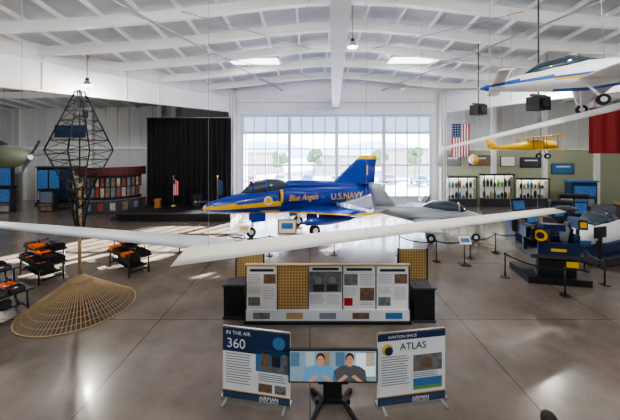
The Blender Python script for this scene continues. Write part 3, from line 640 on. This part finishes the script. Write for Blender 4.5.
for x in(-5.0,1.0,10.0):
    w=B().cyl((0,0,0),(0,0,.5),.22,DGREY,.28,n=14)
    for k in range(16):
        a=k*.9; w.wing((0,0,.45),(.05,.03,.45),(.5*math.cos(a),.5*math.sin(a),1.0+.3*math.sin(k)),(.5*math.cos(a)+.08,.5*math.sin(a)+.05,1.0+.3*math.sin(k)),.02,.01,(0,0,1),LEAF)
    w.done('potted_plant',(x,26.2,0))
def proj(x,y,z,s_):
    w=B().box((0,0,0),(.6*s_,.5*s_,.5*s_),BLACK).cyl((0,-.25*s_,0),(0,-.32*s_,0),.17*s_,DGREY).cyl((0,0,.2),(0,0,cz(x,y)-z),.03,BLACK).box((0,0,.3*s_),(.75*s_,.1,.08),DGREY)
    w.done('ceiling_speaker',(x,y,z),.3)
proj(10.1,18,7.6,1.2); proj(8.6,11.3,6.95,1.0); proj(-14.5,19,7.5,1)

# ---------------------------------------------------------------- pendants + lights
def pendant(x,y,z,e,bulb=True):
    w=B().cyl((0,0,.25),(0,0,cz(x,y)-z),.015,BLACK,n=6).cyl((0,0,.3),(0,0,.0),.08,GREY,.24,n=18,cap=False).cyl((0,0,.28),(0,0,.42),.09,BLACK)
    o=w.done('pendant_lamp',(x,y,z))
    L=bpy.data.lights.new('bulb','POINT'); L.energy=e; L.shadow_soft_size=.14; L.color=(1,.95,.88)
    lo=bpy.data.objects.new('bulb',L); S.collection.objects.link(lo); lo.parent=o; lo.location=(0,0,-.05)
for x,y in((-13,17.5),(2.2,15.5),(15,19),(-24,22),(24,20),(-6,10),(8.5,6.5),(-14,8),(16,8),(-4,2),(4,1.5)):  # beyond the few known pendants, these are added to brighten hall and ceiling
    pendant(x,y,cz(x,y)-2.4 if y<20 else 8.0,800)
def area(name,loc,size,e,rot,sy=None,col=(1,1,1)):
    L=bpy.data.lights.new(name,'AREA'); L.shape='RECTANGLE'; L.size=size; L.size_y=sy or size; L.energy=e; L.color=col
    o=bpy.data.objects.new(name,L); S.collection.objects.link(o); o.location=loc; o.rotation_euler=rot; return o
p=area('window_portal',(2.4,27.4,3.9),17,1,(-math.pi/2,0,0),5.8); p.data.cycles.is_portal=True
sun=bpy.data.lights.new('sun','SUN'); sun.energy=90; sun.angle=.01; sun.color=(1,.97,.93)
so=bpy.data.objects.new('sun',sun); S.collection.objects.link(so); so.location=(20,50,20)
so.rotation_euler=Vector((-8,-11,-4.9)).to_track_quat('-Z','Y').to_euler()
wd=bpy.data.worlds.new('World'); S.world=wd; wd.use_nodes=True; n=wd.node_tree.nodes;l=wd.node_tree.links; bg=n['Background']
tc=n.new('ShaderNodeTexCoord'); sp=n.new('ShaderNodeSeparateXYZ'); r_=n.new('ShaderNodeValToRGB')
r_.color_ramp.elements[0].color=(.82,.91,1,1); r_.color_ramp.elements[1].color=(.4,.6,.95,1); r_.color_ramp.elements[1].position=.7
l.new(tc.outputs['Generated'],sp.inputs[0]); l.new(sp.outputs[2],r_.inputs[0]); l.new(r_.outputs[0],bg.inputs[0]); bg.inputs[1].default_value=12
try: S.view_settings.look='AgX - Medium High Contrast'
except Exception as e: print(e)

# ---------------------------------------------------------------- visitor (only head top in view)
SKIN=M('skin',(.5,.3,.2),.5); HAIR=M('hair_dark',(.02,.013,.01),.7); SHIRT=M('shirt_blue',(.06,.09,.16),.8); JEANS=M('jeans',(.04,.06,.12),.8)
root=bpy.data.objects.new('museum_visitor',None); S.collection.objects.link(root); root.location=(3.1,3.87,0)
def skin(name,V,Ed,Rd,mat,rt=0,lv=2):
    me=bpy.data.meshes.new(name); me.from_pydata(V,Ed,[]); o=bpy.data.objects.new(name,me); S.collection.objects.link(o); o.parent=root
    me.materials.append(mat); md=o.modifiers.new('skin','SKIN'); 
    for i,v in enumerate(me.skin_vertices[0].data): v.radius=(Rd[i],Rd[i]); v.use_root=(i==rt)
    sb=o.modifiers.new('sub','SUBSURF'); sb.levels=lv; sb.render_levels=lv; md.use_smooth_shade=True; return o
skin('shirt',[(0,0,.98),(0,0,1.15),(0,0,1.35),(0,.01,1.46),(.17,.01,1.43),(.23,0,1.18),(-.17,.01,1.43),(-.23,0,1.18)],[(0,1),(1,2),(2,3),(3,4),(4,5),(3,6),(6,7)],[.15,.15,.17,.09,.075,.055,.075,.055],SHIRT)
skin('trousers',[(0,0,.95),(.09,0,.88),(.1,.0,.5),(.11,.02,.1),(-.09,0,.88),(-.1,.0,.5),(-.11,.02,.1)],[(0,1),(1,2),(2,3),(0,4),(4,5),(5,6)],[.14,.1,.07,.055,.1,.07,.055],JEANS)
skin('neck',[(0,0,1.44),(0,.01,1.56)],[(0,1)],[.06,.055],SKIN)
for s1 in(-1,1):
    skin('forearm_%d'%(s1+1),[(s1*.23,0,1.17),(s1*.25,-.06,.93),(s1*.25,-.08,.84)],[(0,1),(1,2)],[.045,.03,.035],SKIN)
    for k in range(4): 
        x=s1*.25; yy=-.115+k*.022; L_=(.075,.088,.083,.065)[k]
        skin('finger_%d_%d'%(s1+1,k),[(x,yy,.83),(x-s1*.005,yy,.83-L_*.5),(x-s1*.02,yy,.83-L_)],[(0,1),(1,2)],[.010,.009,.008],SKIN,lv=1)
    skin('thumb_%d'%(s1+1),[(x,-.11,.87),(x-s1*.01,-.145,.835),(x-s1*.015,-.15,.80)],[(0,1),(1,2)],[.012,.010,.009],SKIN,lv=1)
    B().loft([(-.17,.05,.03,.03),(-.1,.05,.05,.045),(.03,.06,.048,.055),(.1,.05,.03,.04)],BLACK,n=12,axis='y').done('shoe_%d'%(s1+1),(s1*.11,0,0),parent=root)
hd=B().ball((0,0,1.66),.1,SKIN,20,(.78,.95,1.18)); hd.ball((0,-.1,1.64),.018,SKIN,8,(.8,1,1.4))
for s1 in(-1,1): hd.ball((s1*.08,.01,1.65),.028,SKIN,8,(.4,.8,1.1)); hd.ball((s1*.03,-.085,1.67),.012,WHITE,8); hd.ball((s1*.03,-.094,1.67),.006,BLACK,6)
hd.box((0,-.09,1.605),(.045,.01,.01),RED); hd.ball((0,.018,1.70),.108,HAIR,20,(.84,.98,1.0))
hd.done('head',parent=root)

# ---------------------------------------------------------------- camera
cam=bpy.data.cameras.new('camera'); co=bpy.data.objects.new('camera',cam); S.collection.objects.link(co)
co.location=(0,0,5.2); co.rotation_euler=(math.pi/2,0,0)
cam.sensor_width=36; cam.lens=36*300/620; cam.shift_y=-60/620; cam.clip_end=500
S.camera=co
